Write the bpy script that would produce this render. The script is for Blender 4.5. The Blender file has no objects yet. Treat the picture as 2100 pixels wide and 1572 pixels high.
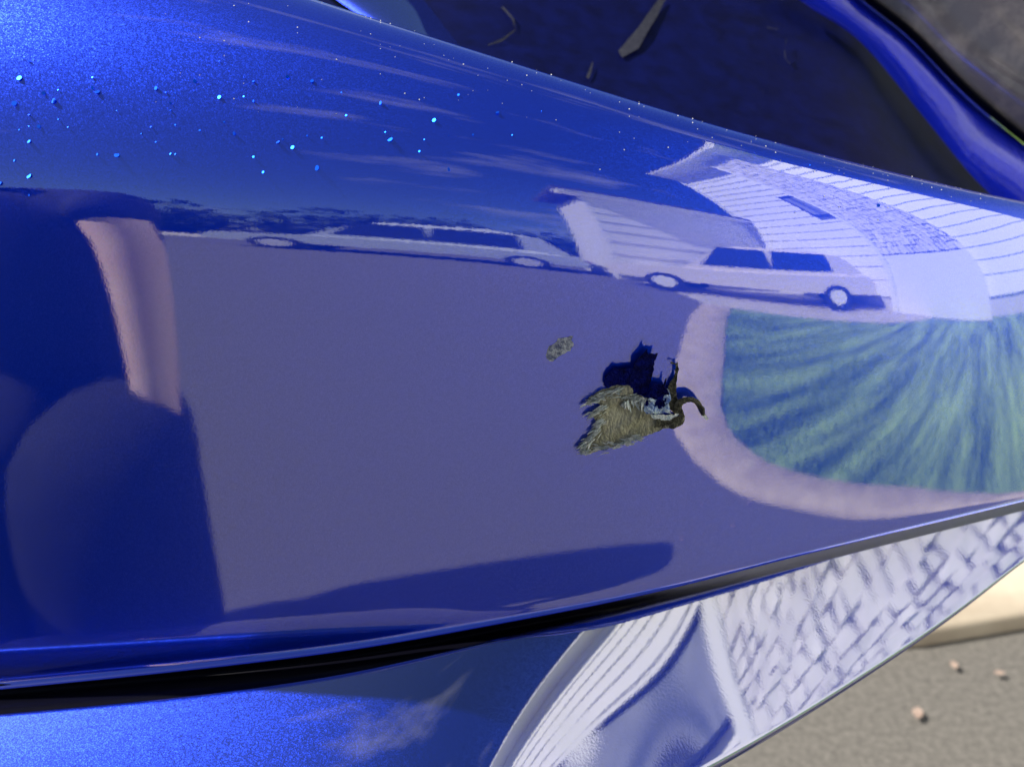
import bpy, bmesh, math, random
import numpy as np
from mathutils import Vector, Matrix
random.seed(7); rng = np.random.default_rng(7)
R = math.radians
sc = bpy.context.scene
C = sc.collection
# ---------------------------------------------------------------- camera
cd = bpy.data.cameras.new('camera'); cam = bpy.data.objects.new('camera', cd); C.objects.link(cam); sc.camera = cam
cd.sensor_width = 36.0; cd.lens = 36.0*2252.0/2100.0; cd.clip_start = 0.02; cd.clip_end = 600
cam.location = (0, 0, 1.0); cam.rotation_euler = (R(90-22), 0, 0)
cd.dof.use_dof = True; cd.dof.focus_distance = 0.47; cd.dof.aperture_fstop = 11.0
# ---------------------------------------------------------------- sky, sun, exposure
SUN = Vector((-0.68, 0.14, 0.71)).normalized()          # direction towards the sun
w = bpy.data.worlds.new('World'); sc.world = w; w.use_nodes = True
nt = w.node_tree; nt.nodes.clear()
sky = nt.nodes.new('ShaderNodeTexSky'); sky.sky_type = 'NISHITA'; sky.sun_disc = False
sky.sun_elevation = math.asin(SUN.z); sky.sun_rotation = math.atan2(SUN.x, SUN.y); sky.air_density = 0.8; sky.dust_density = 0.3; sky.ozone_density = 4.0
tc = nt.nodes.new('ShaderNodeTexCoord'); mp = nt.nodes.new('ShaderNodeMapping'); mp.inputs['Scale'].default_value = (1.2, 2.6, 3.2)
no = nt.nodes.new('ShaderNodeTexNoise'); no.inputs['Scale'].default_value = 1.5; no.inputs['Detail'].default_value = 5; no.inputs['Roughness'].default_value = .55
cr = nt.nodes.new('ShaderNodeValToRGB'); cr.color_ramp.elements[0].position = .57; cr.color_ramp.elements[1].position = .80; cr.color_ramp.elements[1].color = (.75, .75, .75, 1)
mx = nt.nodes.new('ShaderNodeMix'); mx.data_type = 'RGBA'; mx.inputs[7].default_value = (11, 11.2, 11.8, 1)
bg = nt.nodes.new('ShaderNodeBackground'); bg.inputs['Strength'].default_value = 0.05
out = nt.nodes.new('ShaderNodeOutputWorld')
L = nt.links.new
L(tc.outputs['Generated'], mp.inputs[0]); L(mp.outputs[0], no.inputs['Vector']); L(no.outputs['Fac'], cr.inputs[0]); L(cr.outputs[0], mx.inputs[0])
L(sky.outputs[0], mx.inputs[6]); L(mx.outputs[2], bg.inputs[0]); L(bg.outputs[0], out.inputs[0])
sd = bpy.data.lights.new('sun', 'SUN'); sd.energy = 5.0; sd.angle = R(0.53); sd.color = (1, .95, .87)
sun = bpy.data.objects.new('sun', sd); C.objects.link(sun); sun.rotation_euler = SUN.to_track_quat('Z', 'Y').to_euler()
vs = sc.view_settings; vs.view_transform = 'Standard'; vs.look = 'None'; vs.gamma = 1; vs.use_curve_mapping = False; vs.exposure = 0.65
sc.cycles.use_denoising = True; sc.cycles.max_bounces = 8; sc.cycles.sample_clamp_indirect = 6.0
sc.cycles.caustics_reflective = False; sc.cycles.caustics_refractive = False
# ---------------------------------------------------------------- view geometry
FPX, CX, CY = 2252.0, 1050.0, 786.0          # focal length in photo pixels
PITCH = math.radians(22.0)
CAM = np.array([0.0, 0.0, 1.0])
RGT = np.array([1.0, 0, 0]); FWD = np.array([0, math.cos(PITCH), -math.sin(PITCH)]); UPV = np.array([0, math.sin(PITCH), math.cos(PITCH)])

def ncs(xs, ys):
    """natural cubic spline -> callable"""
    xs = np.asarray(xs, float); ys = np.asarray(ys, float); n = len(xs); h = np.diff(xs)
    A = np.eye(n); b = np.zeros(n)
    for i in range(1, n-1):
        A[i, i-1] = h[i-1]; A[i, i] = 2*(h[i-1]+h[i]); A[i, i+1] = h[i]
        b[i] = 6*((ys[i+1]-ys[i])/h[i]-(ys[i]-ys[i-1])/h[i-1])
    M = np.linalg.solve(A, b)
    def f(x):
        x = np.asarray(x, float); i = np.clip(np.searchsorted(xs, x)-1, 0, n-2)
        lo = x < xs[0]; hi = x > xs[-1]
        a = xs[i+1]-x; c = x-xs[i]; hh = h[i]
        y = M[i]*a**3/(6*hh)+M[i+1]*c**3/(6*hh)+(ys[i]/hh-M[i]*hh/6)*a+(ys[i+1]/hh-M[i+1]*hh/6)*c
        s0 = (ys[1]-ys[0])/h[0]-h[0]*(2*M[0]+M[1])/6; s1 = (ys[-1]-ys[-2])/h[-1]+h[-1]*(M[-2]+2*M[-1])/6
        return np.where(lo, ys[0]+s0*(x-xs[0]), np.where(hi, ys[-1]+s1*(x-xs[-1]), y))
    return f

def pchip(xs, ys):
    """monotone cubic -> callable, linear outside"""
    xs = np.asarray(xs, float); ys = np.asarray(ys, float); h = np.diff(xs); d = np.diff(ys)/h; n = len(xs)
    m = np.zeros(n); m[0] = d[0]; m[-1] = d[-1]
    for i in range(1, n-1):
        if d[i-1]*d[i] > 0:
            w1 = 2*h[i]+h[i-1]; w2 = h[i]+2*h[i-1]; m[i] = (w1+w2)/(w1/d[i-1]+w2/d[i])
    def f(x):
        x = np.asarray(x, float); i = np.clip(np.searchsorted(xs, x)-1, 0, n-2)
        t = (x-xs[i])/h[i]; tt = np.clip(t, 0, 1)
        y = (2*tt**3-3*tt**2+1)*ys[i]+(tt**3-2*tt**2+tt)*h[i]*m[i]+(-2*tt**3+3*tt**2)*ys[i+1]+(tt**3-tt**2)*h[i]*m[i+1]
        return y+np.where(x < xs[0], m[0]*(x-xs[0]), 0)+np.where(x > xs[-1], m[-1]*(x-xs[-1]), 0)
    return f

def ray(u, v):
    return (u-CX)/FPX*RGT + (CY-v)/FPX*UPV + FWD
def pt(u, v, d):
    return CAM + d*ray(u, v)

def nrm(a):
    return a/np.linalg.norm(a)

def ref_depth(us, vref, nfun, u0, d0):
    """depth along the row v=vref(u) so that the surface there has normal nfun(u)"""
    def step(u, D):
        h = 0.5; r = ray(u, float(vref(u))); ru = (ray(u+h, float(vref(u+h)))-ray(u-h, float(vref(u-h))))/(2*h)
        N = nfun(u); return -D*np.dot(ru, N)/np.dot(r, N)
    i0 = int(np.argmin(abs(us-u0))); out = np.zeros(len(us)); out[i0] = d0
    for rng, s in ((range(i0+1, len(us)), 1), (range(i0-1, -1, -1), -1)):
        for i in rng:
            a = us[i-s]; hstep = us[i]-a; D = out[i-s]
            k1 = step(a, D); k2 = step(a+hstep/2, D+hstep*k1/2); out[i] = D+hstep*k2
    return out

def column(u, vr, d0, rfun, vlo, vhi, dv=3.0):
    """integrate a section through (vr, d0): downwards to vlo (>vr) and upwards to vhi (or the silhouette).
    rfun(v): wanted elevation (deg) of the mirrored ray.  returns list of (y, depth) bottom -> top, and whether a silhouette was met"""
    def lam(v):
        ec = math.atan2(CY-v, FPX); return (math.radians(float(rfun(v)))+PITCH-ec)/2-PITCH
    def deriv(m, D):
        v = CY-m*FPX; l = lam(v); den = math.cos(l)-m*math.sin(l)
        return D*math.sin(l)/den if den > 0.02 else None
    def run(vend, sgn):
        m = (CY-vr)/FPX; D = d0; out = []; v = vr; hit = False
        while (v-vend)*sgn < -1e-6:
            dm = -sgn*min(dv, abs(vend-v)+1e-9)/FPX
            k1 = deriv(m, D)
            if k1 is None: hit = True; break
            k2 = deriv(m+dm/2, D+dm*k1/2)
            if k2 is None: hit = True; break
            D += dm*k2; m += dm; v = CY-m*FPX
            out.append((m*D, D))
        return out, hit
    dn, hit_d = run(vlo, +1); up, hit_u = run(vhi, -1)
    return dn[::-1]+[((CY-vr)/FPX*d0, d0)]+up, hit_d, hit_u

def resample(P, n, power=None):
    P = np.asarray(P, float); s = np.r_[0, np.cumsum(np.linalg.norm(np.diff(P, axis=0), axis=1))]
    t = np.linspace(0, s[-1], n)
    return np.stack([np.interp(t, s, P[:, k]) for k in range(P.shape[1])], 1)

def arc_on(pts, at_end, radius, angle, bend, n=14):
    """continue a 2-d section by a circular arc of the given turning angle"""
    p = np.asarray(pts[-2:] if at_end else pts[1::-1], float)
    t = nrm(p[1]-p[0]); a = math.atan2(t[1], t[0]); q = p[1]; out = []
    ds = radius*angle/n
    for i in range(n):
        a += bend*angle/n; q = q+ds*np.array([math.cos(a), math.sin(a)]); out.append(tuple(q))
    return list(pts)+out if at_end else out[::-1]+list(pts)

def arc_to(sec, at_end, vsil, extra, bend, n=60):
    """close a section with a circular arc that just touches the image row vsil, then turns on by extra radians"""
    p = np.asarray(sec[-2:] if at_end else sec[1::-1], float); t = nrm(p[1]-p[0]); a0 = math.atan2(t[1], t[0]); q0 = p[1]
    tot = math.pi*.5+extra
    def arc(rad):
        a = a0+bend*np.linspace(0, tot, n+1)
        # centre at q0 + bend*normal
        c = q0+rad*bend*np.array([-math.sin(a0), math.cos(a0)])
        return np.stack([c[0]+rad*bend*np.sin(a), c[1]-rad*bend*np.cos(a)], 1)[1:]
    def ext(rad):
        P = arc(rad); v = CY-FPX*P[:, 0]/P[:, 1]; return v.min() if at_end else v.max()
    lo, hi = 1e-4, .8
    for _ in range(40):
        md = math.sqrt(lo*hi); e = ext(md)
        if (e > vsil) == at_end: lo = md
        else: hi = md
    return arc(lo), lo
# ---------------------------------------------------------------- main panel
U = [-300, 0, 500, 1000, 1500, 1800, 2100, 2350]
K_b   = ncs([-300, 0, 500, 750, 1000, 1300, 1600, 1800, 2100, 2350], [1412, 1386, 1339, 1309, 1268, 1213, 1143, 1094, 1022, 960])
K_h   = ncs(U, [430, 440, 472, 508, 560, 580, 600, 612])
K_8   = ncs(U, [384, 394, 421, 456, 513, 546, 576, 594])
K_35  = ncs(U, [255, 262, 285, 332, 418, 474, 526, 556])
K_80  = ncs(U, [40, 50, 90, 195, 328, 398, 460, 496])
K_sil = ncs(U, [-330, -230, -50, 112, 266, 345, 413, 455])
PHI   = ncs([-300, 0, 500, 900, 1250, 1500, 1750, 2000, 2350], [-5, -4, -2, 0, 3.5, 9, 18, 31, 50])
VREF = lambda u: K_h(u)+60
def main_r(u):
    b, h, a8, a35, a80, sil = [float(k(u)) for k in (K_b, K_h, K_8, K_35, K_80, K_sil)]
    xs = [a80, a35, a8, h, h+50, h+(b-h)*.5, b-90, b-20, b]
    ys = [80, 35, 8, 0, -8.5, -24, -35, -40, -52]
    return pchip(xs, ys)
def main_norm(u):
    v = float(VREF(u)); r = float(main_r(u)(v)); ec = math.atan2(CY-v, FPX)
    tau = (math.radians(r)+PITCH-ec)/2; ph = math.radians(float(PHI(u)))
    return np.array([math.cos(tau)*math.sin(ph), -math.cos(tau)*math.cos(ph), math.sin(tau)])
RAD = []
def main_panel(du=10, n=200):
    us = np.arange(-300, 2351, 2.0); D = ref_depth(us, VREF, main_norm, 900, 0.45)
    grid = []; U_ = np.arange(-300, 2351, du)
    for u in U_:
        d0 = float(np.interp(u, us, D)); sec, hd, hu = column(float(u), float(VREF(u)), d0, main_r(u), float(K_b(u)), float(K_80(u)))
        arc, rad = arc_to(sec, True, float(K_sil(u)), 1.6, +1)    # over the shoulder and down behind
        lo = arc_on(sec, False, float(np.interp(u, [-300, 300, 1200, 1600], [.005, .004, .002, .001])), math.radians(85), +1)[:14]  # rolled-under lower edge
        sec2 = np.r_[np.array(lo)[::2][:7], resample(sec, n), arc]
        grid.append([CAM+q[1]*((u-CX)/FPX*RGT+FWD)+q[0]*UPV for q in sec2]); RAD.append(rad)
    return U_, np.array(grid), (us, D)
# ---------------------------------------------------------------- lower lip
L_t = ncs([-300, 0, 500, 750, 1000, 1300, 1600, 1800, 2100, 2350], [1498, 1471, 1420, 1379, 1322, 1252, 1173, 1121, 1046, 982])
L_s = ncs([-300, 0, 800, 1200, 1480, 1600, 1800, 2000, 2100, 2350], [2010, 1960, 1830, 1710, 1570, 1500, 1372, 1230, 1152, 1015])
L_a = ncs([-300, 0, 500, 800, 1000, 1200, 1400, 1600, 2100, 2350], [-.12, -.12, -.10, -.04, .10, .28, .40, .48, .62, .72])
def lip_r(u):
    t, s = float(L_t(u)), float(L_s(u)); w = s-t; es = math.degrees(math.atan2(CY-s, FPX))
    k = float(np.clip((u-700)/800, 0, 1)); k = k*k*k*(k*(6*k-15)+10)
    return pchip([t-10, t+.12*w, t+.5*w, t+.94*w], [98-38*k, 90-31*k, 74-18*k, 53-4*k])
def lip_norm(u):
    v = float(L_t(u)); r = float(lip_r(u)(v)); ec = math.atan2(CY-v, FPX); tau = (math.radians(r)+PITCH-ec)/2
    return nrm(np.array([float(L_a(u)), -1/math.tan(tau), 1.0]))
LRAD = []
def lip(du=10, n=180, anchor=(1700, 0.62)):
    us = np.arange(-300, 2351, 2.0); D = ref_depth(us, L_t, lip_norm, anchor[0], anchor[1])
    grid = []; U_ = np.arange(-300, 2351, du)
    for u in U_:
        t_, s_ = float(L_t(u)), float(L_s(u))
        d0 = float(np.interp(u, us, D)); sec, hd, hu = column(float(u), t_, d0, lip_r(u), t_+.94*(s_-t_), t_-1, dv=1.5)
        arc, rad = arc_to(sec, False, s_, 1.5, -1); LRAD.append(rad)
        hi = arc_on(sec, True, 0.003, math.radians(110), +1)[-14:]
        sec2 = np.r_[arc[::-1], resample(sec, n-28), np.array(hi)]
        grid.append([CAM+q[1]*((u-CX)/FPX*RGT+FWD)+q[0]*UPV for q in sec2])
    return U_, np.array(grid), (us, D)
# ---------------------------------------------------------------- helpers
def tag(o, label=None, cat=None, group=None, kind=None):
    for k, v in (('label', label), ('category', cat), ('group', group), ('kind', kind)):
        if v: o[k] = v
    return o
def empty(name, loc=(0, 0, 0), rz=0.0):
    o = bpy.data.objects.new(name, None); C.objects.link(o); o.location = loc; o.rotation_euler.z = rz; o.empty_display_size = .1
    return o
def mesh(name, verts, faces, mat, parent=None, smooth=True, uvs=None):
    me = bpy.data.meshes.new(name); me.from_pydata([tuple(map(float, v)) for v in verts], [], faces)
    if smooth: me.polygons.foreach_set('use_smooth', [True]*len(me.polygons))
    me.materials.append(mat); me.update()
    o = bpy.data.objects.new(name, me); C.objects.link(o)
    if parent is not None: o.parent = parent
    return o
def bobj(name, bm, mat, parent=None, smooth=False):
    me = bpy.data.meshes.new(name); bmesh.ops.recalc_face_normals(bm, faces=bm.faces[:]); bm.to_mesh(me); bm.free()
    if smooth: me.polygons.foreach_set('use_smooth', [True]*len(me.polygons))
    me.materials.append(mat); o = bpy.data.objects.new(name, me); C.objects.link(o)
    if parent is not None: o.parent = parent
    return o
def grid_mesh(name, G, mat, parent, flip=False, close=False):
    a, b, _ = G.shape; V = G.reshape(-1, 3); F = []
    for i in range(a-1):
        for j in range(b-1):
            q = (i*b+j, (i+1)*b+j, (i+1)*b+j+1, i*b+j+1); F.append(q[::-1] if flip else q)
    return mesh(name, V, F, mat, parent)
def box(bm, lo, hi, M=None):
    r = bmesh.ops.create_cube(bm, size=1.0); c = [(lo[k]+hi[k])/2 for k in range(3)]; s = [hi[k]-lo[k] for k in range(3)]
    for v in r['verts']:
        v.co = Vector([v.co[k]*s[k]+c[k] for k in range(3)])
        if M is not None: v.co = M @ v.co
    return r['verts']
def boxo(name, lo, hi, mat, parent=None, bevel=0.0):
    bm = bmesh.new(); box(bm, lo, hi)
    if bevel: bmesh.ops.bevel(bm, geom=bm.edges[:], offset=bevel, segments=2, affect='EDGES')
    return bobj(name, bm, mat, parent)
def tube(name, pts, rad, mat, parent=None, n=12, squash=1.0):
    P = [Vector(p) for p in pts]; rad = rad if hasattr(rad, '__len__') else [rad]*len(P); V = []; F = []
    for i, p in enumerate(P):
        t = (P[min(i+1, len(P)-1)]-P[max(i-1, 0)]).normalized(); a = t.cross(Vector((0, 0, 1)))
        a = (a if a.length > 1e-3 else t.cross(Vector((0, 1, 0)))).normalized(); b = t.cross(a)
        for k in range(n):
            th = 2*math.pi*k/n; V.append(p+rad[i]*(math.cos(th)*a+squash*math.sin(th)*b))
    for i in range(len(P)-1):
        for k in range(n): F.append((i*n+k, i*n+(k+1) % n, (i+1)*n+(k+1) % n, (i+1)*n+k))
    F.append(tuple(range(n))[::-1]); F.append(tuple(range((len(P)-1)*n, len(P)*n)))
    return mesh(name, V, F, mat, parent)

# ---------------------------------------------------------------- materials
def mat(name, col, rough=.6, metal=0.0, **kw):
    m = bpy.data.materials.new(name); m.use_nodes = True; b = m.node_tree.nodes['Principled BSDF']
    b.inputs['Base Color'].default_value = (*col, 1); b.inputs['Roughness'].default_value = rough; b.inputs['Metallic'].default_value = metal
    for k, v in kw.items(): b.inputs[k.replace('_', ' ')].default_value = v
    return m
def noise_col(m, c1, c2, scale, detail=6, lo=.35, hi=.65, bump=0.0, bscale=None, stretch=(1, 1, 1), rough=.6):
    t = m.node_tree; b = t.nodes['Principled BSDF']; l = t.links.new
    tc = t.nodes.new('ShaderNodeTexCoord'); mp = t.nodes.new('ShaderNodeMapping'); mp.inputs['Scale'].default_value = stretch
    n = t.nodes.new('ShaderNodeTexNoise'); n.inputs['Scale'].default_value = scale; n.inputs['Detail'].default_value = detail; n.inputs['Roughness'].default_value = rough
    r = t.nodes.new('ShaderNodeValToRGB'); e = r.color_ramp.elements; e[0].position = lo; e[1].position = hi; e[0].color = (*c1, 1); e[1].color = (*c2, 1)
    l(tc.outputs['Object'], mp.inputs[0]); l(mp.outputs[0], n.inputs['Vector']); l(n.outputs['Fac'], r.inputs[0]); l(r.outputs[0], b.inputs['Base Color'])
    if bump:
        n2 = t.nodes.new('ShaderNodeTexNoise'); n2.inputs['Scale'].default_value = bscale or scale*3; n2.inputs['Detail'].default_value = 4
        bp = t.nodes.new('ShaderNodeBump'); bp.inputs['Strength'].default_value = bump; bp.inputs['Distance'].default_value = .01
        l(mp.outputs[0], n2.inputs['Vector']); l(n2.outputs['Fac'], bp.inputs['Height']); l(bp.outputs[0], b.inputs['Normal'])
    return m

def paint(name, col, coat_ior=1.9, rough=.42, flake=.22, big=.0, metal=.9, peel=.02):
    """metallic car paint: flake layer with scattered normals under a clear coat with faint orange peel"""
    m = mat(name, col, rough, metal, Coat_Weight=1.0, Coat_Roughness=.012, Coat_IOR=coat_ior)
    t = m.node_tree; b = t.nodes['Principled BSDF']; l = t.links.new
    tc = t.nodes.new('ShaderNodeTexCoord'); ge = t.nodes.new('ShaderNodeNewGeometry')
    def flakes(scale, amt, frac):
        v = t.nodes.new('ShaderNodeTexVoronoi'); v.inputs['Scale'].default_value = scale; l(tc.outputs['Object'], v.inputs['Vector'])
        s = t.nodes.new('ShaderNodeVectorMath'); s.operation = 'SUBTRACT'; s.inputs[1].default_value = (.5, .5, .5); l(v.outputs['Color'], s.inputs[0])
        k = t.nodes.new('ShaderNodeVectorMath'); k.operation = 'SCALE'; l(s.outputs[0], k.inputs[0])
        if frac >= 1: k.inputs['Scale'].default_value = amt
        else:       # only a few of the cells hold a coarse flake, kept to a round spot at the cell's centre
            w = t.nodes.new('ShaderNodeTexWhiteNoise'); l(v.outputs['Position'], w.inputs['Vector'])
            lt = t.nodes.new('ShaderNodeMath'); lt.operation = 'LESS_THAN'; lt.inputs[1].default_value = frac; l(w.outputs['Value'], lt.inputs[0])
            dn = t.nodes.new('ShaderNodeMath'); dn.operation = 'LESS_THAN'; dn.inputs[1].default_value = .42; l(v.outputs['Distance'], dn.inputs[0])
            mu = t.nodes.new('ShaderNodeMath'); mu.operation = 'MULTIPLY'; l(lt.outputs[0], mu.inputs[0]); l(dn.outputs[0], mu.inputs[1])
            m2 = t.nodes.new('ShaderNodeMath'); m2.operation = 'MULTIPLY'; m2.inputs[1].default_value = amt; l(mu.outputs[0], m2.inputs[0]); l(m2.outputs[0], k.inputs['Scale'])
            return k.outputs[0], mu.outputs[0]
        return k.outputs[0], None
    a, _ = flakes(2400, flake, 1); ad = t.nodes.new('ShaderNodeVectorMath'); ad.operation = 'ADD'
    l(ge.outputs['Normal'], ad.inputs[0]); l(a, ad.inputs[1]); last = ad.outputs[0]
    if big:
        c, mask = flakes(260, .22, big); a2 = t.nodes.new('ShaderNodeVectorMath'); a2.operation = 'ADD'; l(last, a2.inputs[0]); l(c, a2.inputs[1]); last = a2.outputs[0]
        rr = t.nodes.new('ShaderNodeMapRange'); rr.inputs[3].default_value = rough; rr.inputs[4].default_value = .3; l(mask, rr.inputs[0]); l(rr.outputs[0], b.inputs['Roughness'])
        mixc = t.nodes.new('ShaderNodeMix'); mixc.data_type = 'RGBA'; mixc.inputs[6].default_value = (*col, 1); mixc.inputs[7].default_value = (.006, .06, .70, 1)
        l(mask, mixc.inputs[0]); l(mixc.outputs[2], b.inputs['Base Color'])
    nn = t.nodes.new('ShaderNodeVectorMath'); nn.operation = 'NORMALIZE'; l(last, nn.inputs[0]); l(nn.outputs[0], b.inputs['Normal'])
    n2 = t.nodes.new('ShaderNodeTexNoise'); n2.inputs['Scale'].default_value = 900; n2.inputs['Detail'].default_value = 2; l(tc.outputs['Object'], n2.inputs['Vector'])
    bp = t.nodes.new('ShaderNodeBump'); bp.inputs['Strength'].default_value = peel; bp.inputs['Distance'].default_value = .001
    l(n2.outputs['Fac'], bp.inputs['Height']); l(bp.outputs[0], b.inputs['Coat Normal'])
    return m

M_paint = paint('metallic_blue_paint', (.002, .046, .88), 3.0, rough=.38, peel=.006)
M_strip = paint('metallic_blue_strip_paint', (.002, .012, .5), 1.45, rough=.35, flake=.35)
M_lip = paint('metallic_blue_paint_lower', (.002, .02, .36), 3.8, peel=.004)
M_rubber = mat('black_rubber', (.002, .002, .005), .35, Specular_IOR_Level=.08)
M_black = noise_col(mat('black_plastic', (.012, .013, .022), .45, Specular_IOR_Level=.12), (.0012, .002, .03), (.002, .004, .06), 60, bump=.15, bscale=900)
M_lens = noise_col(mat('smoked_lens', (.2, .18, .19), .25, Coat_Weight=1.0, Coat_Roughness=.05), (.12, .105, .125), (.30, .26, .265), 26, lo=.50, hi=.78, rough=.6)
M_pale = noise_col(mat('pale_trim', (.6, .58, .56), .4), (.5, .49, .48), (.72, .70, .68), 20)
M_asph = noise_col(mat('asphalt', (.2, .19, .18), .85), (.042, .039, .035), (.23, .212, .188), 95, detail=9, lo=.3, hi=.7, bump=.15, bscale=300, rough=.85)
M_kerb = noise_col(mat('concrete_kerb', (.5, .45, .36), .8), (.44, .36, .27), (.60, .51, .39), 8, bump=.2)
M_grass = noise_col(mat('grass', (.06, .12, .03), .7), (.03, .09, .015), (.36, .56, .13), 3.2, detail=8, lo=.36, hi=.64, rough=.7, stretch=(.16, 1.5, 1))
M_conc = noise_col(mat('pale_concrete', (.5, .48, .45), .8), (.5, .47, .43), (.62, .59, .55), 3)
M_white = mat('white_siding', (.86, .86, .84), .5)
M_stone = noise_col(mat('pale_stone', (.7, .68, .64), .8), (.74, .72, .70), (.90, .88, .86), 1.3)
M_mortar = mat('mortar', (.62, .61, .6), .9)
M_frame = mat('dark_window_frame', (.02, .03, .05), .5)
M_blind = noise_col(mat('blinds_behind_glass', (.2, .22, .25), .3, Coat_Weight=1.0), (.10, .12, .16), (.40, .42, .45), 1.5, stretch=(.1, 6, .3))
M_glass = mat('window_glass', (.02, .03, .05), .05, Specular_IOR_Level=.6)
M_roof = noise_col(mat('roof_shingle', (.08, .075, .08), .9), (.05, .05, .055), (.12, .11, .11), 10)
M_leafd = noise_col(mat('dry_leaf', (.42, .31, .25), .8), (.26, .18, .14), (.50, .38, .31), 120)
M_skin = noise_col(mat('skin', (.62, .36, .27), .5, Subsurface_Weight=.1), (.76, .50, .42), (.88, .62, .54), 14)
M_shirt = noise_col(mat('navy_cotton', (.008, .010, .022), .9), (.006, .008, .018), (.012, .014, .03), 30)
M_trou = noise_col(mat('slate_denim', (.03, .033, .05), .9), (.005, .006, .012), (.012, .013, .022), 40)
M_shoe = mat('dark_shoe', (.02, .02, .022), .6)
M_hair = mat('brown_hair', (.03, .02, .015), .6)
M_carw = mat('white_car_paint', (.78, .72, .68), .3, Coat_Weight=1.0)
M_cars = mat('silver_car_paint', (.70, .76, .82), .3, .1, Coat_Weight=1.0)
M_tyre = mat('tyre', (.015, .015, .015), .8)
M_lamp = mat('lamp_lens', (.8, .8, .82), .1)
M_leafg = noise_col(mat('hedge_leaf', (.04, .08, .03), .7), (.02, .045, .018), (.06, .11, .035), 4)

# ---------------------------------------------------------------- ground
def sheet(name, poly, z, m, kind='structure', cat=None, label=None):
    bm = bmesh.new(); bm.faces.new([bm.verts.new((x, y, z)) for x, y in poly]); o = bobj(name, bm, m)
    if o.data.polygons[0].normal.z < 0: o.data.flip_normals()
    o['kind'] = kind; return o
sheet('driveway', [(-200, -200), (200, -200), (200, 200), (-200, 200)], 0.0, M_asph)
# edge of the asphalt pad (kerb centre line)
KERB = [(2.3, -3.95), (1.78, -3.13), (1.15, -1.99), (.88, -1.42), (.84, -1.03), (.95, -.74), (1.19, -.43), (1.6, .06), (1.83, .67), (1.78, 1.25), (1.40, 1.62), (.90, 1.56), (.45, 1.46), (-.6, 1.42), (-4, 1.5), (-14, 2.0)]
s_ = np.r_[0, np.cumsum(np.hypot(*np.diff(np.array(KERB), axis=0).T))]; fx, fy = ncs(s_, [k[0] for k in KERB]), ncs(s_, [k[1] for k in KERB])
ss = np.linspace(0, s_[-1], 240); KP = np.stack([fx(ss), fy(ss)], 1); KT = np.gradient(KP, axis=0); KT /= np.linalg.norm(KT, axis=1, keepdims=True); KN = np.stack([KT[:, 1], -KT[:, 0]], 1)
def kerb(i0, i1, name='kerb'):
    prof = [(-.10, 0.0), (-.10, .02), (-.09, .03), (.09, .03), (.10, .02), (.10, 0.0)]
    W_ = lambda i: float(np.interp(KP[i][1], [-4, -3, -1.6, -.8, 0], [2.2, 2.0, 1.7, 1.15, .8]))
    G = np.array([[[KP[i][0]+a*W_(i)*KN[i][0], KP[i][1]+a*W_(i)*KN[i][1], z] for a, z in prof] for i in range(i0, i1)]); G[:, :, :2] += rng.normal(0, .006, (i1-i0, 1, 2))
    o = grid_mesh(name, G, M_kerb, None); o['kind'] = 'structure'; return o
kerb(0, 240)
outer = [(-14, 30), (30, 30), (30, -7.1)]
poly = [tuple(p) for p in KP]+outer
lawn = sheet('lawn', poly, .008, M_grass)
sheet('side_drive', [(30, -1.0), (6.0, -1.0), (4.6, -2.0), (2.2, -4.15), (2.2, -7.0), (30, -7.0)], .012, M_conc)
sheet('street', [(-60, -13.2), (9, -13.2), (9, -19.5), (-60, -19.5)], .004, M_conc)
# grass blades where the lawn is close
def tuft_mesh(name, n, area, m, hmin=.02, hmax=.05):
    V = []; F = []
    for _ in range(n):
        x, y = area(); h = random.uniform(hmin, hmax); a = random.uniform(0, 6.28); wd = random.uniform(.003, .006)
        dx, dy = math.cos(a)*wd, math.sin(a)*wd; lx, ly = random.uniform(-.02, .02), random.uniform(-.02, .02); k = len(V)
        V += [(x-dx, y-dy, .008), (x+dx, y+dy, .008), (x+lx, y+ly, .008+h)]; F.append((k, k+1, k+2))
    o = mesh(name, V, F, m, None, False); o['kind'] = 'stuff'; return o
def lawn_pt():
    while True:
        f_ = random.uniform(2, 200); i = int(f_); f_ -= i; d = random.expovariate(1/.7)+.11
        kp = KP[i]*(1-f_)+KP[i+1]*f_; kn = KN[i]*(1-f_)+KN[i+1]*f_; x, y = kp[0]-kn[0]*d*SGN+random.gauss(0, .05), kp[1]-kn[1]*d*SGN+random.gauss(0, .05)
        if abs(x) < 6 and -4 < y < 4 and y > -4.1+(x-2.2)*.896: return x, y
mid = KP[120]+KN[120]*.3; SGN = -1
M_blade = noise_col(mat('grass_blade', (.08, .16, .04), .6), (.035, .10, .018), (.36, .55, .13), 3.2, detail=8, lo=.36, hi=.64, stretch=(.16, 1.5, 1))
tag(tuft_mesh('grass', 26000, lawn_pt, M_blade), 'short green lawn grass growing beyond the pale kerb', 'grass', kind='stuff')

# ---------------------------------------------------------------- the blue vehicle panel
veh = tag(empty('blue_vehicle', (0, .55, 0)), 'metallic blue vehicle bodywork with a torn scrape in its gloss paint', 'vehicle')
def put(o):           # geometry is given in world coordinates; the thing's origin sits on the ground below it
    o.parent = veh; o.matrix_parent_inverse = Matrix.Translation((0, -.55, 0)); return o
Um, Gm, (us_m, D_m) = main_panel(du=10)
panel = put(grid_mesh('body_panel', Gm, M_paint, None))
zb = (Gm[:, 7]-CAM) @ FWD
dep_b = lambda u: float(np.interp(u, Um, zb))
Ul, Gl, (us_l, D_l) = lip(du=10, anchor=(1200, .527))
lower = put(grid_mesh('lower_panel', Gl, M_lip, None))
dep_l = lambda u: float(np.interp(u, us_l, D_l))
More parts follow.
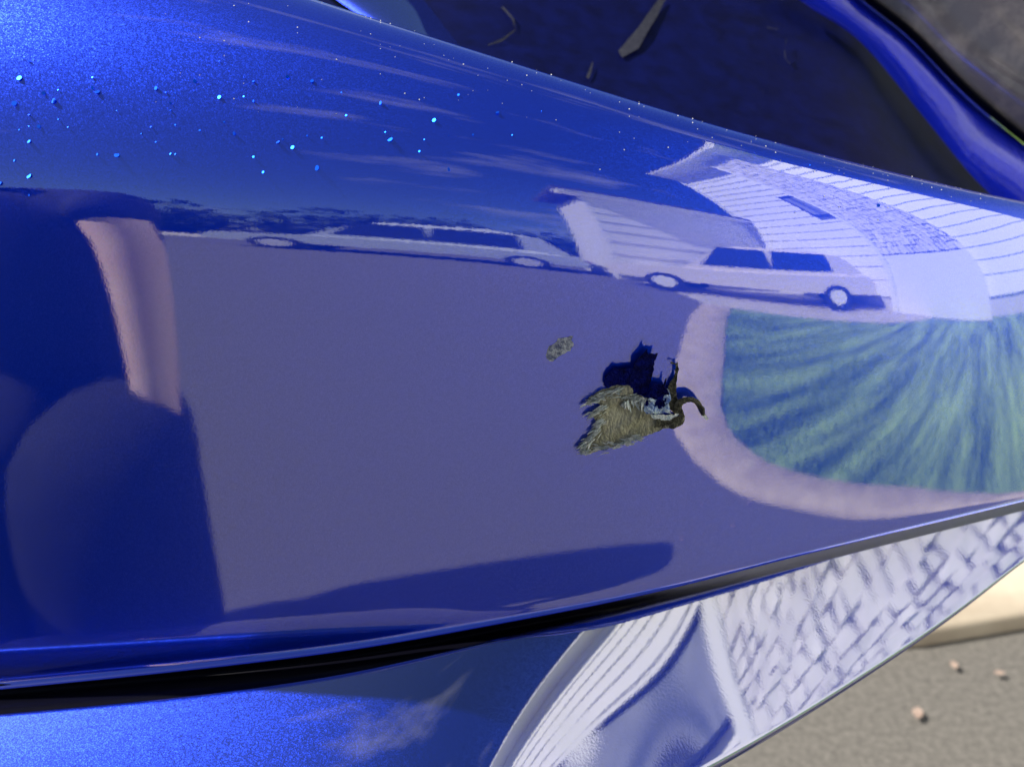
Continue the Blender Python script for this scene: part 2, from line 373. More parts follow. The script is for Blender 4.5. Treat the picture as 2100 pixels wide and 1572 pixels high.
# black rubber gasket between the two panels: a loft with two soft ridges
prof = []
for u in Um:
    a = pt(u, float(K_b(u))-3, dep_b(u)+.004); b = pt(u, float(L_t(u))+2, dep_l(u)+.003)
    view = nrm((a+b)/2-CAM); row = []
    for t in np.linspace(0, 1, 33):
        p = a+(b-a)*t; amp = .004*float(np.interp(u, [-300, 300, 1100, 1500], [1, 1, .5, .1]))
        p = p-UPV*.000+(-view)*amp*(math.sin(t*math.pi*2.0)**2) + view*.010*math.sin(math.pi*t)
        row.append(p)
    prof.append(row)
put(grid_mesh('gasket', np.array(prof), M_rubber, None))
# black recess behind the shoulder
def patch(name, poly_uvd, m, n=24, bulge=0.0):
    """ruled surface between two image-space polylines given as (u, v, depth)"""
    A, B = [resample(np.array([pt(*q) for q in side]), n) for side in poly_uvd]
    rows = []
    for t in np.linspace(0, 1, n):
        P = A*(1-t)+B*t; nr = nrm(np.cross(B[n//2]-A[n//2], A[-1]-A[0]))
        if np.dot(nr, CAM-P[n//2]) < 0: nr = -nr
        rows.append(P+nr*bulge*math.sin(math.pi*t))
    global LIN; LIN = np.array(rows)
    return put(grid_mesh(name, np.array(rows), m, None))
lining = patch('recess_lining', [[(820, -200, .86), (1250, -200, .88), (1760, -110, .905), (1900, 90, .905), (2040, 250, .895), (2130, 350, .90), (2230, 440, .95)],
                        [(500, 60, .70), (860, 180, .66), (1200, 320, .66), (1500, 430, .66), (1800, 470, .70), (2080, 510, .80), (2230, 545, .97)]], M_black, 30, -.02)
# blue side strip
def strip(name, left, right, m, rise, n=60, k=12, lip_in=.012):
    A = np.array([pt(*q) for q in left]); B = np.array([pt(*q) for q in right])
    sA = np.linspace(0, 1, len(A)); sB = np.linspace(0, 1, len(B)); t = np.linspace(0, 1, n)
    fa = [ncs(sA, A[:, c]) for c in range(3)]; fb = [ncs(sB, B[:, c]) for c in range(3)]
    rows = []
    for q in t:
        a = np.array([f(q) for f in fa]); b = np.array([f(q) for f in fb]); mid_ = (a+b)/2; vw = nrm(CAM-mid_); r = []
        for j in range(k+1):
            th = j/k; r.append(a*(1-th)+b*th+vw*rise*math.sin(math.pi*th)**.8)
        rows.append(r)
    return put(grid_mesh(name, np.array(rows), m, None))
strip('side_strip', [(1560, -90, 0.840), (1640, 0, 0.840), (1735, 62, 0.840), (1812, 138, 0.840), (1880, 222, 0.837), (1945, 302, 0.828), (2010, 378, 0.825), (2120, 480, 0.815)],
      [(1690, -90, 0.850), (1768, 0, 0.850), (1858, 72, 0.850), (1950, 166, 0.850), (2038, 246, 0.850), (2120, 312, 0.845), (2220, 390, 0.835), (2340, 480, 0.825)], M_strip, .006)
LE = [(1690, -95), (1766, -6), (1856, 66), (1948, 160), (2036, 240), (2118, 306), (2218, 384), (2338, 474)]
def off(dx, dy, d): return [(u+dx, v+dy, d) for u, v in LE]
strip('lens_seal', off(-4, 0, 0.849), off(14, -10, 0.841), M_rubber, .003)
strip('lens_cover', off(10, -8, 0.847), off(190, -132, 0.825), M_lens, .006)
strip('lens_rim', off(188, -131, 0.833), off(222, -155, 0.831), M_rubber, .003)
strip('outer_trim', off(220, -153, 0.833), off(420, -290, 0.827), M_pale, .006)
# rim of the recess at the upper left
strip('recess_rim', [(560, -120, .80), (640, -40, .77), (720, 20, .74), (800, 70, .71), (880, 110, .69), (960, 140, .68)],
      [(760, -140, .84), (810, -60, .81), (868, 0, .78), (915, 60, .75), (955, 110, .72), (985, 160, .70)], M_lip, .02)

# pale scuffs rubbed into the lining
M_scuff = noise_col(mat('grey_scuff', (.05, .05, .06), .7), (.003, .004, .018), (.018, .019, .035), 300)
lq = LIN.reshape(-1, 3)-CAM; lz = lq @ FWD; lu = CX+FPX*(lq @ RGT)/lz; lv = CY-FPX*(lq @ UPV)/lz
def on_lining(u, v):
    d2 = (lu-u)**2+(lv-v)**2; k = np.argsort(d2)[:4]; w_ = 1/(d2[k]+1); return pt(u, v, float((lz[k]*w_).sum()/w_.sum())-.004)
def scuff(pts, widths):
    V = []; F = []
    for i, ((u, v), w_) in enumerate(zip(pts, widths)):
        a = pts[min(i+1, len(pts)-1)]; c = pts[max(i-1, 0)]; dx, dy = a[0]-c[0], a[1]-c[1]; ln = math.hypot(dx, dy)
        for s in (-1, 1): V.append(on_lining(u-dy/ln*w_*s+random.uniform(-1.5, 1.5), v+dx/ln*w_*s+random.uniform(-1.5, 1.5)))
    for i in range(len(pts)-1): F.append((2*i, 2*i+1, 2*i+3, 2*i+2))
    o = put(mesh('scuff', V, F, M_scuff, None)); o.parent = lining; o.matrix_parent_inverse = Matrix.Identity(4)
scuff([(1360, -5), (1340, 30), (1318, 62), (1298, 90), (1272, 112)], [6, 9, 11, 15, 8]); scuff([(1030, 15), (1052, 38), (1056, 62), (1030, 82), (1000, 92)], [1.5, 1, 1, 1.5, 1])
scuff([(1612, 82), (1609, 100), (1611, 118), (1620, 130), (1634, 129)], [.8, .8, .8, 1, .6]); scuff([(1575, 56), (1585, 59), (1596, 60)], [.6, 1.6, .6]); scuff([(1205, 160), (1212, 145), (1216, 128)], [4, 3, 1])
# ---------------------------------------------------------------- house on the right
HX = 6.0; HY0, HYM, HYN, HY1 = -7.2, -2.3, .4, 3.2; HT = 9.6
house = tag(empty('house', (HX, 4, 0)), 'white clapboard house with a pale stone wing mirrored in the blue paint', 'house')
def hput(o): o.parent = house; o.matrix_parent_inverse = Matrix.Translation((-HX, -4, 0)); return o
hput(boxo('wall', (HX+.06, HY0, 0), (HX+5, HY1, HT), M_mortar))
nb = 18; bh = (HT-.3)/nb
for ya, yb in ((HY0-.02, HYM), (HYN, HY1)):
    for i in range(nb):
        z0 = .3+i*bh; bm = bmesh.new()
        v = [bm.verts.new(p) for p in ((HX+.01, ya, z0), (HX+.01, yb, z0), (HX+.05, yb, z0+bh+.01), (HX+.05, ya, z0+bh+.01), (HX+.061, ya, z0), (HX+.061, yb, z0))]
        for f in ((0, 1, 2, 3), (0, 4, 5, 1), (0, 3, 4), (1, 5, 2)): bm.faces.new([v[k] for k in f])
        hput(bobj('siding_board', bm, M_white))
bm = bmesh.new(); z = 1.8                                     # stone veneer of the wing, above a plain white panel
while z < HT-.05:
    h = min(random.uniform(.2, .38), HT-z); y = HYM+.1
    while y < HYN:
        wd = random.uniform(.09, .2); x0 = HX-.28-random.uniform(.01, .06); a = .012
        box(bm, (x0, y+a, z+a), (HX+.062, min(y+wd, HYN)-a, z+h-a)); y += wd
    z += h
for v in bm.verts: v.co += Vector((random.uniform(-.03, .02), random.uniform(-.018, .018), random.uniform(-.04, .04))) if v.co.x < HX+.05 else Vector((0, 0, 0))
hput(boxo('base_panel', (HX-.30, HYM+.105, .02), (HX+.05, HYN, 1.76), M_white))
st = hput(bobj('stone_veneer', bm, M_stone)); st['kind'] = 'stuff'
hput(boxo('corner_board', (HX-.36, HYM-.06, .02), (HX-.085, HYM+.10, HT), M_white))
hput(boxo('corner_board', (HX-.10, HY0-.12, .02), (HX+.05, HY0-.025, HT), M_white))
def window(y0, y1, z0, z1):
    fr = bmesh.new(); t = .1
    for lo, hi in (((y0-t, z0-t), (y1+t, z0)), ((y0-t, z1), (y1+t, z1+t)), ((y0-t, z0), (y0, z1)), ((y1, z0), (y1+t, z1)), (((y0+y1)/2-.02, z0), ((y0+y1)/2+.02, z1))):
        box(fr, (HX-.17, lo[0], lo[1]), (HX-.04, hi[0], hi[1]))
    w_ = hput(bobj('window', fr, M_frame)); p = boxo('pane', (HX-.115, y0, z0), (HX-.095, y1, z1), M_blind); p.parent = w_; p.matrix_parent_inverse = Matrix.Identity(4)
    return w_
window(-3.2, -2.46, 4.4, 6.0)
bm = bmesh.new(); box(bm, (HX-.75, HY0-.5, HT), (HX+5.3, HY1+.5, HT+.16)); hput(bobj('soffit', bm, M_white))
rf = bmesh.new(); vv_ = [rf.verts.new(p) for p in ((HX-.8, HY0-.55, HT+.165), (HX-.8, HY1+.55, HT+.165), (HX+2.5, HY1+.55, HT+2.2), (HX+2.5, HY0-.55, HT+2.2), (HX+5.4, HY0-.55, HT+.165), (HX+5.4, HY1+.55, HT+.165))]
for f in ((0, 1, 2, 3), (3, 2, 5, 4), (0, 3, 4), (1, 5, 2), (0, 4, 5, 1)): rf.faces.new([vv_[k] for k in f])
hput(bobj('roof', rf, M_roof))

# low back wing with the same siding, facing the pad
WX0, WY, WT = 1.9, -7.2, 4.3
hput(boxo('wing_wall', (WX0, WY-3, 0), (HX+.058, WY-.05, WT), M_mortar)); nw = 8; wh_ = (WT-.2)/nw
for i in range(nw):
    z0 = .2+i*wh_; bm = bmesh.new()
    v = [bm.verts.new(p) for p in ((WX0, WY, z0), (HX, WY, z0), (HX, WY-.04, z0+wh_+.008), (WX0, WY-.04, z0+wh_+.008), (WX0, WY-.049, z0), (HX, WY-.049, z0))]
    for f in ((0, 1, 2, 3), (0, 4, 5, 1), (0, 3, 4), (1, 5, 2)): bm.faces.new([v[k] for k in f])
    hput(bobj('siding_board', bm, M_white))
hput(boxo('fascia', (WX0-.4, WY-.1, WT+.02), (HX-.02, WY+.45, WT+.24), M_white)); hput(boxo('wing_roof', (WX0-.45, WY-3.2, WT+.245), (HX-.02, WY+.5, WT+.36), M_roof))
# ---------------------------------------------------------------- white fence ahead on the right
fence = tag(empty('fence', (5.5, 6.5, 0)), 'white board fence running past the house, mirrored along the shoulder', 'fence')
fx0, fy0, fx1, fy1 = 6.6, 4.2, 3.4, 11.5; nF = 30; FL = math.hypot(fx1-fx0, fy1-fy0)
RF = Matrix.Translation((fx0, fy0, 0)) @ Matrix.Rotation(math.atan2(fy1-fy0, fx1-fx0), 4, 'Z')
for k in range(nF):
    bm = bmesh.new(); box(bm, (k*FL/nF+.012, -.015, .06), ((k+1)*FL/nF-.012, .015, 2.3), RF); o = bobj('board', bm, M_white, fence); o.matrix_parent_inverse = Matrix.Translation((-5.5, -6.5, 0))
for z0 in (.4, 1.9):
    bm = bmesh.new(); box(bm, (0, .0155, z0), (FL, .06, z0+.1), RF); o = bobj('rail', bm, M_white, fence); o.matrix_parent_inverse = Matrix.Translation((-5.5, -6.5, 0))
# ---------------------------------------------------------------- cars
def car(name, loc, rz, m, label, Lc=4.5, H=1.5, W=1.8):
    t = tag(empty(name, loc, rz), label, 'car', 'parked cars mirrored in the paint')
    def X(f): return (f-.5)*Lc
    low = [(0, .30), (.01, .55), (.04, .66), (.25, .74), (.5, .78), (.8, .80), (.97, .74), (1, .5), (.99, .30)]
    def loft(name, prof, half, m, inset=0):
        V = []; F = []; n = len(prof)
        for s, y in ((0, -half), (1, -half*.86), (2, half*.86), (3, half)):
            for f, z in prof:
                V.append((X(f), y, z*H/1.5 if s in (1, 2) else min(z, .9*max(p[1] for p in prof))*H/1.5))
        for s in range(3):
            for k in range(n): F.append((s*n+k, s*n+(k+1) % n, (s+1)*n+(k+1) % n, (s+1)*n+k))
        F.append(tuple(range(n))[::-1]); F.append(tuple(range(3*n, 4*n)))
        return mesh(name, V, F, m, t, False)
    loft('body', low, W/2, m)
    cab = [(.24, .72), (.36, 1.22), (.44, 1.42), (.72, 1.46), (.86, 1.30), (.95, .78)]
    loft('cabin', cab, W/2*.9, m)
    for s in (-1, 1):
        for a, b in ((.33, .55), (.57, .80)):
            z1 = 1.34*H/1.5; z0 = .84*H/1.5; y = s*W/2*.905
            V = [(X(a-.02), y, z0), (X(b), y, z0), (X(b-.01), y, z1), (X(a+.05 if a < .4 else a), y, z1)]
            V2 = [(x, y+s*.008, z_) for x, y, z_ in V]; mesh('side_window', V+V2, [(0, 1, 2, 3), (4, 5, 6, 7), (0, 1, 5, 4), (1, 2, 6, 5), (2, 3, 7, 6), (3, 0, 4, 7)], M_glass, t, False)
        for f in (.18, .80):
            bm = bmesh.new(); bmesh.ops.create_cone(bm, cap_ends=True, segments=20, radius1=.32, radius2=.32, depth=.2, matrix=Matrix.Translation((X(f), s*(W/2-.06), .32)) @ Matrix.Rotation(R(90), 4, 'X')); wh = bobj('wheel', bm, M_tyre, t)
            bm = bmesh.new(); bmesh.ops.create_cone(bm, cap_ends=True, segments=16, radius1=.2, radius2=.18, depth=.03, matrix=Matrix.Translation((X(f), s*(W/2+.05), .32)) @ Matrix.Rotation(R(90), 4, 'X')); bobj('rim', bm, M_lamp, wh)
        boxo('headlight', (X(.005)-.03, s*W*.36-.16, .56), (X(.04), s*W*.36+.16, .68), M_lamp, t, .02)
        boxo('tail_light', (X(.97), s*W*.38-.12, .62), (X(1)+.02, s*W*.38+.12, .74), mat('tail_lens', (.4, .02, .02), .2), t, .02)
    return t
car('parked_car', (-.75, -8.7, 0), R(5), M_cars, 'silver car parked across the drive end in the mirrored view', 4.8, 1.75)
car('parked_car', (4.0, -5.0, 0), R(40), M_carw, 'white car parked beyond the lawn in the mirrored view', 5.2, 1.9)

# ---------------------------------------------------------------- trees beyond the street
def tree(loc, sx, h, label, n=2600):
    t = tag(empty('tree', loc), label, 'tree', 'trees beyond the street'); V = []; F = []
    cl_ = [(random.uniform(-sx, sx)*.7, random.uniform(-1, 1), random.uniform(.35, .85)*h, random.uniform(.3, .55)*sx) for _ in range(9)]
    for _ in range(n):
        cx_, cy_, cz_, cr_ = random.choice(cl_); d = Vector((random.gauss(0, 1), random.gauss(0, 1), random.gauss(0, .8))).normalized()*cr_*random.uniform(.6, 1.05)
        c = Vector((cx_, cy_, max(.5, cz_)))+d; s = random.uniform(.12, .26); k = len(V)
        for q in range(3): V.append(c+Vector((random.gauss(0, s), random.gauss(0, s), random.gauss(0, s))))
        F.append((k, k+1, k+2))
    mesh('crown', V, F, M_leafg, t, False); tube('trunk', [(0, 0, 0), (.1, 0, h*.35), (0, .1, h*.7)], [.22, .16, .08], M_roof, t, 8)
for x, y, sx, h, lb in ((-17, -23, 4.2, 3.4, 'leafy tree far left beyond the mirrored street'), (-9.5, -24, 4.0, 2.9, 'leafy tree beyond the street behind the person'), (-2.5, -23.5, 4.2, 3.2, 'leafy tree behind the left end of the silver car'), (5, -24, 4.2, 2.8, 'leafy tree behind the right end of the silver car'), (12, -23, 4.0, 3.3, 'leafy tree beyond the street right of the silver car')):
    tree((x, y, 0), sx, h, lb)

# ---------------------------------------------------------------- fallen leaves
def leaf(u=None, v=None, xy=None, s=.02, label='small dry leaf scattered on the asphalt mirrored in the blue paint'):
    if xy is None:
        r = ray(u, v); tt = -CAM[2]/r[2]; xy = (CAM+tt*r)[:2]
    a = random.uniform(0, 6.28); V = []; n = 7
    outl = [(0, 0), (.35, .28), (.7, .22), (1, 0), (.68, -.24), (.3, -.26)]
    V = [((x-.5)*s*2, y*s*2, .004+.12*s*abs(y)*2+random.uniform(0, .1)*s) for x, y in outl]+[(0, 0, .005)]
    F = [(6, k, (k+1) % 6) for k in range(6)]
    o = mesh('fallen_leaf', V, F, M_leafd, None, False); o.location = (xy[0], xy[1], .004); o.rotation_euler.z = a
    return tag(o, label, 'leaf', 'fallen leaves on the asphalt')
for u, v, lb in ((1955, 1372, 'pale dry leaf on the asphalt nearest the blue panel edge, below the kerb'), (2048, 1388, 'pale dry leaf on the asphalt at the right edge of the photo'), (1880, 1470, 'pale dry leaf lowest on the asphalt, farthest from the kerb')): leaf(u, v, s=random.uniform(.008, .014), label=lb)
for _ in range(14): leaf(xy=(random.uniform(.2, .95), random.uniform(-.9, .0)), s=random.uniform(.006, .012))

# ---------------------------------------------------------------- the crouching photographer
PX, PY = -.70, -.44
person = tag(empty('person', (PX, PY, 0)), 'crouching person in navy T-shirt and slate trousers mirrored at the left', 'person')
def skin(name, verts, edges, radii, m, sub=2, root=0):
    me = bpy.data.meshes.new(name); me.from_pydata(verts, edges, []); o = bpy.data.objects.new(name, me); C.objects.link(o)
    mod = o.modifiers.new('Skin', 'SKIN'); mod.use_smooth_shade = True
    for i, r in enumerate(radii):
        sv = me.skin_vertices[0].data[i]; sv.radius = r if hasattr(r, '__len__') else (r, r); sv.use_root = (i == root)
    o.modifiers.new('Sub', 'SUBSURF').levels = sub; o.modifiers['Sub'].render_levels = sub
    dg = bpy.context.evaluated_depsgraph_get(); me2 = bpy.data.meshes.new_from_object(o.evaluated_get(dg)); o.modifiers.clear(); o.data = me2; me2.name = name
    me2.polygons.foreach_set('use_smooth', [True]*len(me2.polygons)); me2.materials.clear(); me2.materials.append(m); o.parent = person
    return o
hips = (0, -.02, .36); waist = (0, .02, .55); chest = (0, .06, .82); neck = (-.06, .10, 1.01); head = (-.15, .13, 1.06); crown = (-.22, .15, 1.16)
shR = (.16, .10, .98); elR = (.215, .17, .74); wrR = (.24, .21, .53); haR = (.245, .22, .46)
shL = (-.20, .05, .96); elL = (-.34, .14, .76); wrL = (-.22, .34, .66); haL = (-.18, .40, .65)
knR = (.205, .31, .52); anR = (.21, .2, .09); toR = (.22, .38, .05)
knL = (.0, .34, .49); anL = (-.02, .18, .09); toL = (-.03, .38, .05)
Vb = [hips, waist, chest, neck, head, crown, shR, elR, wrR, haR, shL, elL, wrL, haL, knR, anR, toR, knL, anL, toL, (.10, 0, .36), (-.10, 0, .36)]
Eb = [(0, 1), (1, 2), (2, 3), (3, 4), (4, 5), (2, 6), (6, 7), (7, 8), (8, 9), (2, 10), (10, 11), (11, 12), (12, 13), (0, 20), (20, 14), (14, 15), (15, 16), (0, 21), (21, 17), (17, 18), (18, 19)]
Rb = [(.09, .09), (.09, .09), (.10, .09), .055, .085, .075, .062, .046, .03, .038, .062, .046, .03, .038, .06, .04, .035, .06, .04, .035, .09, .09]
body = skin('body', Vb, Eb, Rb, M_skin)
skin('t_shirt', [(0, -.01, .38), waist, chest, (-.03, .08, .97), shR, (.20, .15, .885), shL, (-.275, .098, .86)], [(0, 1), (1, 2), (2, 3), (2, 4), (4, 5), (2, 6), (6, 7)], [(.17, .15), (.165, .14), (.185, .15), .09, .085, .082, .085, .082], M_shirt)
skin('trousers', [(0, -.02, .40), (.10, .03, .37), knR, (.215, .22, .10), (-.10, .03, .37), knL, (-.01, .2, .10), (0, -.01, .52)], [(0, 1), (1, 2), (2, 3), (0, 4), (4, 5), (5, 6), (0, 7)], [(.13, .13), .13, .125, .125, .14, .14, .13, (.15, .13)], M_trou)
for sx_ in (.215, -.02): skin('shoe', [(sx_, .12, .055), (sx_, .25, .05), (sx_+.005, .40, .04)], [(0, 1), (1, 2)], [.05, .055, .045], M_shoe)
skin('hair', [(-.18, .09, 1.10), (-.22, .11, 1.16), (-.25, .14, 1.19)], [(0, 1), (1, 2)], [.085, .09, .06], M_hair)
for hx, wr, s in ((haR, wrR, 1), (haL, wrL, -1)):
    d = (Vector(hx)-Vector(wr)).normalized(); side = d.cross(Vector((0, 0, 1))).normalized()
    for k in range(4):
        b0 = Vector(hx)+side*(k-1.5)*.019+d*.02; skin('finger', [tuple(b0), tuple(b0+d*.035), tuple(b0+d*.055+Vector((0, 0, -.025)))], [(0, 1), (1, 2)], [.009, .0085, .007], M_skin, 1)
    b0 = Vector(hx)-side*s*.03; skin('thumb', [tuple(b0), tuple(b0-side*s*.025+d*.02), tuple(b0-side*s*.03+d*.045)], [(0, 1), (1, 2)], [.011, .01, .008], M_skin, 1)

# ---------------------------------------------------------------- the scrape in the paint
qm = Gm-CAM; zc = qm @ FWD; vpix = CY-FPX*(qm @ UPV)/zc
nb_ = 200
def surf(u, v):
    i = int(np.clip((u-Um[0])/(Um[1]-Um[0]), 0, len(Um)-2)); f = (u-Um[i])/(Um[i+1]-Um[i]); ds = []
    for k in (i, i+1):
        vv = vpix[k, 7:7+nb_][::-1]; ds.append(np.interp(v, vv, zc[k, 7:7+nb_][::-1]))
    return pt(u, v, ds[0]*(1-f)+ds[1]*f)
O_ = surf(1310, 800); TU = nrm(surf(1330, 800)-surf(1290, 800)); TV = nrm(surf(1310, 780)-surf(1310, 820)); NS = nrm(np.cross(TU, TV))
if np.dot(NS, CAM-O_) < 0: NS = -NS
def zp(x, y): return 1050+x/4.2, 600+y/4.2          # enlarged-view coordinates -> photo pixels
scr = mat('scraped_plastic', (.1, .1, .06), .75)
noise_col(scr, (.14, .135, .085), (.52, .50, .38), 150, lo=.25, hi=.75, bump=.5, bscale=500, stretch=(1, 1, .45), rough=.7)
fray = noise_col(mat('frayed_white_paint', (.5, .55, .58), .5), (.50, .60, .68), (.95, .97, .98), 420, bump=.5, bscale=1500)
darkp = noise_col(mat('flap_and_reflection_navy', (.002, .003, .05), .6, Specular_IOR_Level=.05), (.0008, .0012, .03), (.001, .004, .13), 300, bump=.3, bscale=900)  # navy shared by the painted-in reflection sheet and the peeled flap
edgep = noise_col(mat('chipped_paint_edge', (.2, .42, .75), .4), (.03, .14, .60), (.80, .93, 1.0), 420, lo=.36, hi=.6, bump=.5, bscale=900)
burnt = noise_col(mat('scorched_plastic_curl', (.02, .02, .013), .6), (.015, .015, .011), (.22, .21, .15), 400, bump=.8, bscale=1100)
def shard(name, poly, height, m, parent=None, jag=.0, cuts=3, thick=.0003, amp=.0003, jit=5):
    """a torn piece on the panel: outline in enlarged-view coordinates, height(x, y) above the paint in metres"""
    P = []
    for k in range(len(poly)):                       # ragged outline
        a, b = poly[k], poly[(k+1) % len(poly)]; n = max(1, int(math.hypot(b[0]-a[0], b[1]-a[1])/22))
        for q in range(n):
            t = q/n; j = jit if q else jit*.4; P.append((a[0]+(b[0]-a[0])*t+random.uniform(-j, j), a[1]+(b[1]-a[1])*t+random.uniform(-j, j)))
    bm = bmesh.new(); vs_ = [bm.verts.new((x, y, 0)) for x, y in P]; es = [bm.edges.new((vs_[k], vs_[(k+1) % len(vs_)])) for k in range(len(vs_))]
    bmesh.ops.triangle_fill(bm, edges=es, use_beauty=True)
    for _ in range(cuts):
        lg = [e for e in bm.edges if e.calc_length() > 26]
        if not lg: break
        bmesh.ops.subdivide_edges(bm, edges=lg, cuts=1); bmesh.ops.triangulate(bm, faces=bm.faces[:])
    top = {}
    for v in bm.verts:
        x, y = v.co.x, v.co.y; u_, v_ = zp(x, y); rim = v.is_boundary
        h = height(x, y)+(0 if rim else random.uniform(-1, 1)*amp); p = surf(u_, v_)+NS*max(h, .00012); top[v] = p
    for v, p in top.items(): v.co = Vector(p)
    r = bmesh.ops.extrude_face_region(bm, geom=bm.faces[:])
    for g in r['geom']:
        if isinstance(g, bmesh.types.BMVert): g.co = g.co-Vector(NS)*thick
    o = bobj(name, bm, m); put(o)
    if parent is not None: o.parent = parent; o.matrix_parent_inverse = Matrix.Identity(4)
    return o
gouge = shard('scrape', [(640, 965), (662, 900), (760, 838), (900, 790), (1020, 788), (1042, 850), (1130, 890), (1140, 1000), (1240, 1060), (1330, 1085), (1485, 1050), (1445, 1125), (1380, 1152), (1300, 1160), (1180, 1215), (1000, 1285), (860, 1325), (700, 1365), (650, 1388), (572, 1330), (622, 1268), (705, 1165), (722, 1100), (695, 1060), (668, 1052), (765, 958), (720, 940)],
              lambda x, y: .0006+.0012*max(0, math.sin((x*.9+y*1.3)/60))*min(1, abs(x-600)/300), scr, amp=.0002, cuts=4)
gouge['label'] = 'rough olive grey plastic bared by the scrape'
# white frayed slivers along the rim of the scrape
V = []; F = []
def sliver(x, y, ang, ln, wd, lift):
    c, s = math.cos(ang), math.sin(ang); k = len(V)
    for t, wv in ((0, .6), (.4, 1), (.75, .7), (1, 0.05)):
        for sg in (-1, 1):
            xx = x+c*ln*t-s*wd*wv*sg; yy = y+s*ln*t+c*wd*wv*sg; u_, v_ = zp(xx, yy)
            V.append(surf(u_, v_)+NS*(lift*(1-.4*t)+random.uniform(0, .0003)+(.0007 if sg > 0 else 0)))
    for q in range(3): F.append((k+2*q, k+2*q+1, k+2*q+3, k+2*q+2))
for a, b, n, ang in (((960, 800), (650, 930), 46, 2.75), ((800, 960), (690, 1040), 22, 2.6), ((800, 1040), (720, 1150), 26, 2.4), ((760, 1140), (590, 1320), 46, 2.35), ((620, 1360), (1150, 1225), 60, 2.95), ((1190, 900), (900, 860), 24, 2.9), ((1130, 900), (940, 920), 18, 1.4)):
    for _ in range(int(n*1.6)):
        t = random.random(); sliver(a[0]+(b[0]-a[0])*t+random.gauss(0, 14), a[1]+(b[1]-a[1])*t+random.gauss(0, 14), ang+random.gauss(0, .22), random.uniform(30, 95), random.uniform(4, 12), random.uniform(.0012, .0032))
fr = put(mesh('frayed_edge', V, F, fray, None, False)); fr.parent = gouge; fr.matrix_parent_inverse = Matrix.Identity(4); fr['kind'] = 'stuff'
# navy sheet that paints in the scrape's reflection; second piece: peeled flap of paint
shard('flap_and_reflection', [(782, 780), (790, 705), (870, 620), (905, 632), (1030, 625), (1042, 560), (1110, 490), (1143, 442), (1152, 490), (1236, 484), (1206, 560), (1206, 650), (1190, 740), (1172, 800), (1150, 875), (1040, 860), (1010, 782), (900, 776), (805, 802)],
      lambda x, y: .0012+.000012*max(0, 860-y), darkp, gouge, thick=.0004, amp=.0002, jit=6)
shard('flap_and_reflection', [(1172, 800), (1210, 752), (1288, 762), (1304, 704), (1314, 704), (1306, 772), (1346, 850), (1338, 960), (1265, 985), (1200, 970), (1142, 960), (1140, 920), (1165, 850)],
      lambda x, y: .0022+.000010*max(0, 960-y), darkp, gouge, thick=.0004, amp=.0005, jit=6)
shard('chipped_edge', [(1134, 950), (1175, 880), (1240, 900), (1285, 880), (1315, 800), (1352, 840), (1344, 985), (1356, 1012), (1300, 1008), (1262, 1038), (1210, 1015), (1150, 1030), (1128, 1000)],
      lambda x, y: .0026+.0008*math.sin(x/23.)+.0006*math.sin(y/17.), edgep, gouge, thick=.0004, amp=.0008, jit=9)
shard('chipped_edge', [(1180, 1030), (1250, 1040), (1340, 1040), (1430, 1030), (1410, 1062), (1330, 1085), (1260, 1088), (1200, 1060)], lambda x, y: .0018, fray, gouge, amp=.0005, jit=8)
shard('plastic_spike', [(1345, 985), (1338, 860), (1332, 800), (1372, 730), (1392, 690), (1398, 600), (1352, 590), (1360, 575), (1400, 588), (1414, 580), (1424, 640), (1402, 760), (1412, 880), (1440, 930), (1480, 1050), (1400, 1040)],
      lambda x, y: .0016+.000004*max(0, 1000-y), burnt, gouge, thick=.0006, amp=.0005, jit=5)
shard('torn_edge', [(1240, 1075), (1330, 1090), (1400, 1050), (1480, 1052), (1478, 1090), (1440, 1128), (1380, 1152), (1290, 1150), (1220, 1140)], lambda x, y: .0020+.0006*math.sin(x/31.), burnt, gouge, thick=.0008, amp=.0006, jit=9)
# curl of plastic rolling away to the right
cl = [(1405, 1010), (1412, 940), (1440, 895), (1490, 872), (1540, 876), (1590, 912), (1625, 975), (1642, 1040)]; wd = [60, 62, 60, 58, 50, 38, 24, 10]; lf = [.0015, .003, .0048, .0058, .0058, .0045, .003, .0012]
fx_, fy_, fw_, fl_ = [ncs(np.linspace(0, 1, 8), a) for a in ([c[0] for c in cl], [c[1] for c in cl], wd, lf)]
G = []
for t in np.linspace(0, 1, 40):
    x, y = float(fx_(t)), float(fy_(t)); dx, dy = float(fx_(t+.01)-fx_(t-.01)), float(fy_(t+.01)-fy_(t-.01)); ln = math.hypot(dx, dy); nx, ny = -dy/ln, dx/ln; row = []
    for q in np.linspace(-1, 1, 9):
        wv = float(fw_(t))*.5*(1+.06*math.sin(t*40+q)); u_, v_ = zp(x+nx*wv*q+wv*.35*nx, y+ny*wv*q+wv*.35*ny)
        row.append(surf(u_, v_)+NS*(float(fl_(t))*(1-.55*(q*.5+.5)**2)+.00025*math.sin(q*17+t*9)))
    G.append(row)
cu = put(grid_mesh('plastic_curl', np.array(G), burnt, None)); cu.parent = gouge; cu.matrix_parent_inverse = Matrix.Identity(4)
sl = cu.modifiers.new('Solid', 'SOLIDIFY'); sl.thickness = .0007
shard('curl_tip', [(1620, 1030), (1650, 1035), (1690, 1078), (1670, 1090), (1640, 1060)], lambda x, y: .0008, fray, gouge, jit=7)
chip = shard('paint_chip', [(296, 520), (312, 470), (400, 395), (455, 380), (525, 372), (505, 410), (532, 450), (500, 500), (430, 530), (350, 592), (300, 565)], lambda x, y: .0002, noise_col(mat('chip_residue', (.3, .32, .36), .6, Alpha=.75), (.16, .19, .32), (.80, .84, .88), 420, lo=.42, hi=.62, bump=.6, bscale=1200), None, amp=.0002, jit=9)
chip['label'] = 'small pale chip left of the scrape'

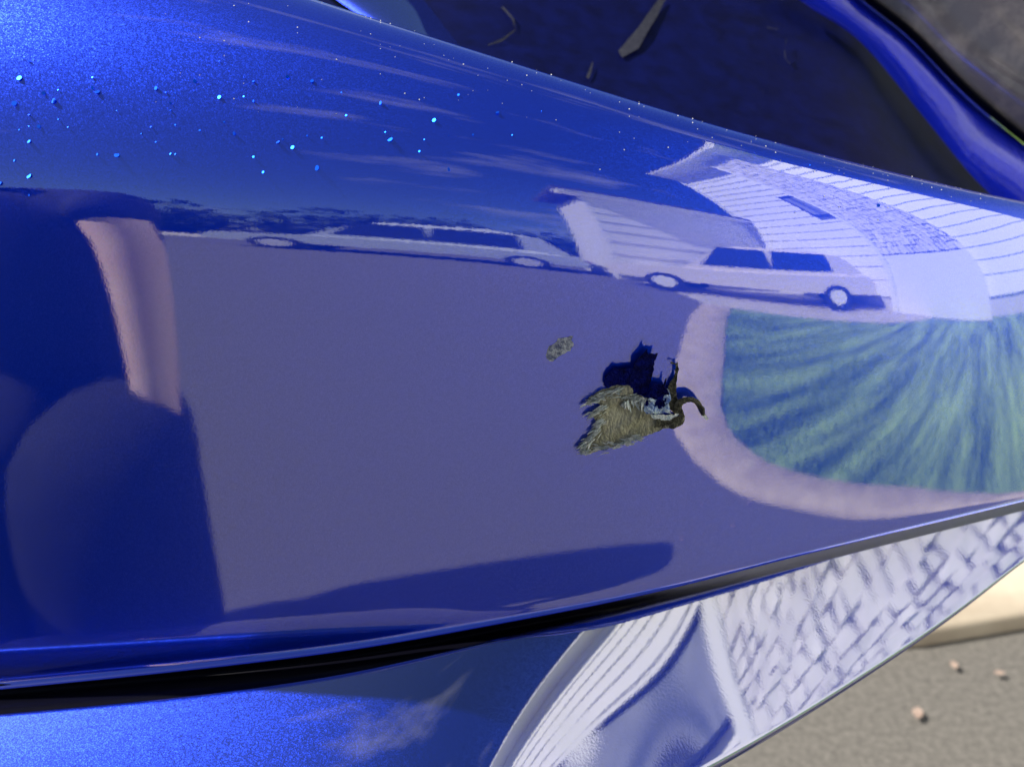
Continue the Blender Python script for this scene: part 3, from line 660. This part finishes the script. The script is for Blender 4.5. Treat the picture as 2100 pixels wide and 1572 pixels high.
# ---------------------------------------------------------------- coarse metal flakes in the clear coat and dust along the shoulder
sunv = np.array(SUN); flk = mat('cyan_flake', (.006, .11, .85), .4, 1.0)
qa = vpix[:, 7:]; za = zc[:, 7:]; Pg = Gm[:, 7:]
Gu_ = np.gradient(Gm, axis=0); Gv_ = np.gradient(Gm, axis=1); Nn = np.cross(Gu_, Gv_); Nn /= np.linalg.norm(Nn, axis=2, keepdims=True)
Nn = np.where(((CAM-Gm)*Nn).sum(2, keepdims=True) < 0, -Nn, Nn)[:, 7:]
def near(u, v):
    i = int(np.argmin(abs(Um-u))); k = int(np.argmax(qa[i] < qa[i].min()+.5)) if qa[i].min() > v else int(np.argmin(abs(qa[i, :230]-v))); return i, k
V = []; F = []; Vd = []; Fd = []
def disc(VV, FF, c, n, r, sides=10, sx=1.0):
    n = nrm(n); a = nrm(np.cross(n, [.3, .2, .9])); b = np.cross(n, a); k = len(VV)
    for q in range(sides): VV.append(c+r*(math.cos(6.2832*q/sides)*a*sx+math.sin(6.2832*q/sides)*b))
    FF.append(tuple(range(k, k+sides)))
for _ in range(80):
    u = min(2000, abs(random.gauss(0, 620))); v = random.gauss(230, 80)+u*.03
    i, k = near(u, v)
    if qa[i, k] > K_h(u)-25 or qa[i, k] < K_sil(u)+12: continue
    c = Pg[i, k]; n0 = Nn[i, k]; half = nrm(nrm(CAM-c)+sunv); n = nrm(half+rng.normal(0, .30, 3)); 
    if np.dot(n, n0) < .55: n = nrm(n+n0)
    disc(V, F, c+n0*.0004, n, random.choice((.00025, .0003, .0004, .0005, .0008, .0011)))
fl = put(mesh('metal_flake', V, F, flk, None, False)); fl.parent = panel; fl.matrix_parent_inverse = Matrix.Identity(4); fl['kind'] = 'stuff'
for _ in range(170):
    u = random.uniform(300, 2050); i = int(np.argmin(abs(Um-u))); kt = int(np.argmin(qa[i])); k = int(np.clip(kt-abs(random.gauss(0, 14)), 100, 255))
    c = Pg[i, k]; n0 = Nn[i, k]; r = random.choice((.00012, .00016, .0002, .0003)); disc(Vd, Fd, c+n0*.0003, nrm(n0+.6*nrm(CAM-c)), r, 6)
du_ = put(mesh('dust', Vd, Fd, mat('pale_dust', (.7, .68, .66), .9), None, False)); du_.parent = panel; du_.matrix_parent_inverse = Matrix.Identity(4); du_['kind'] = 'stuff'
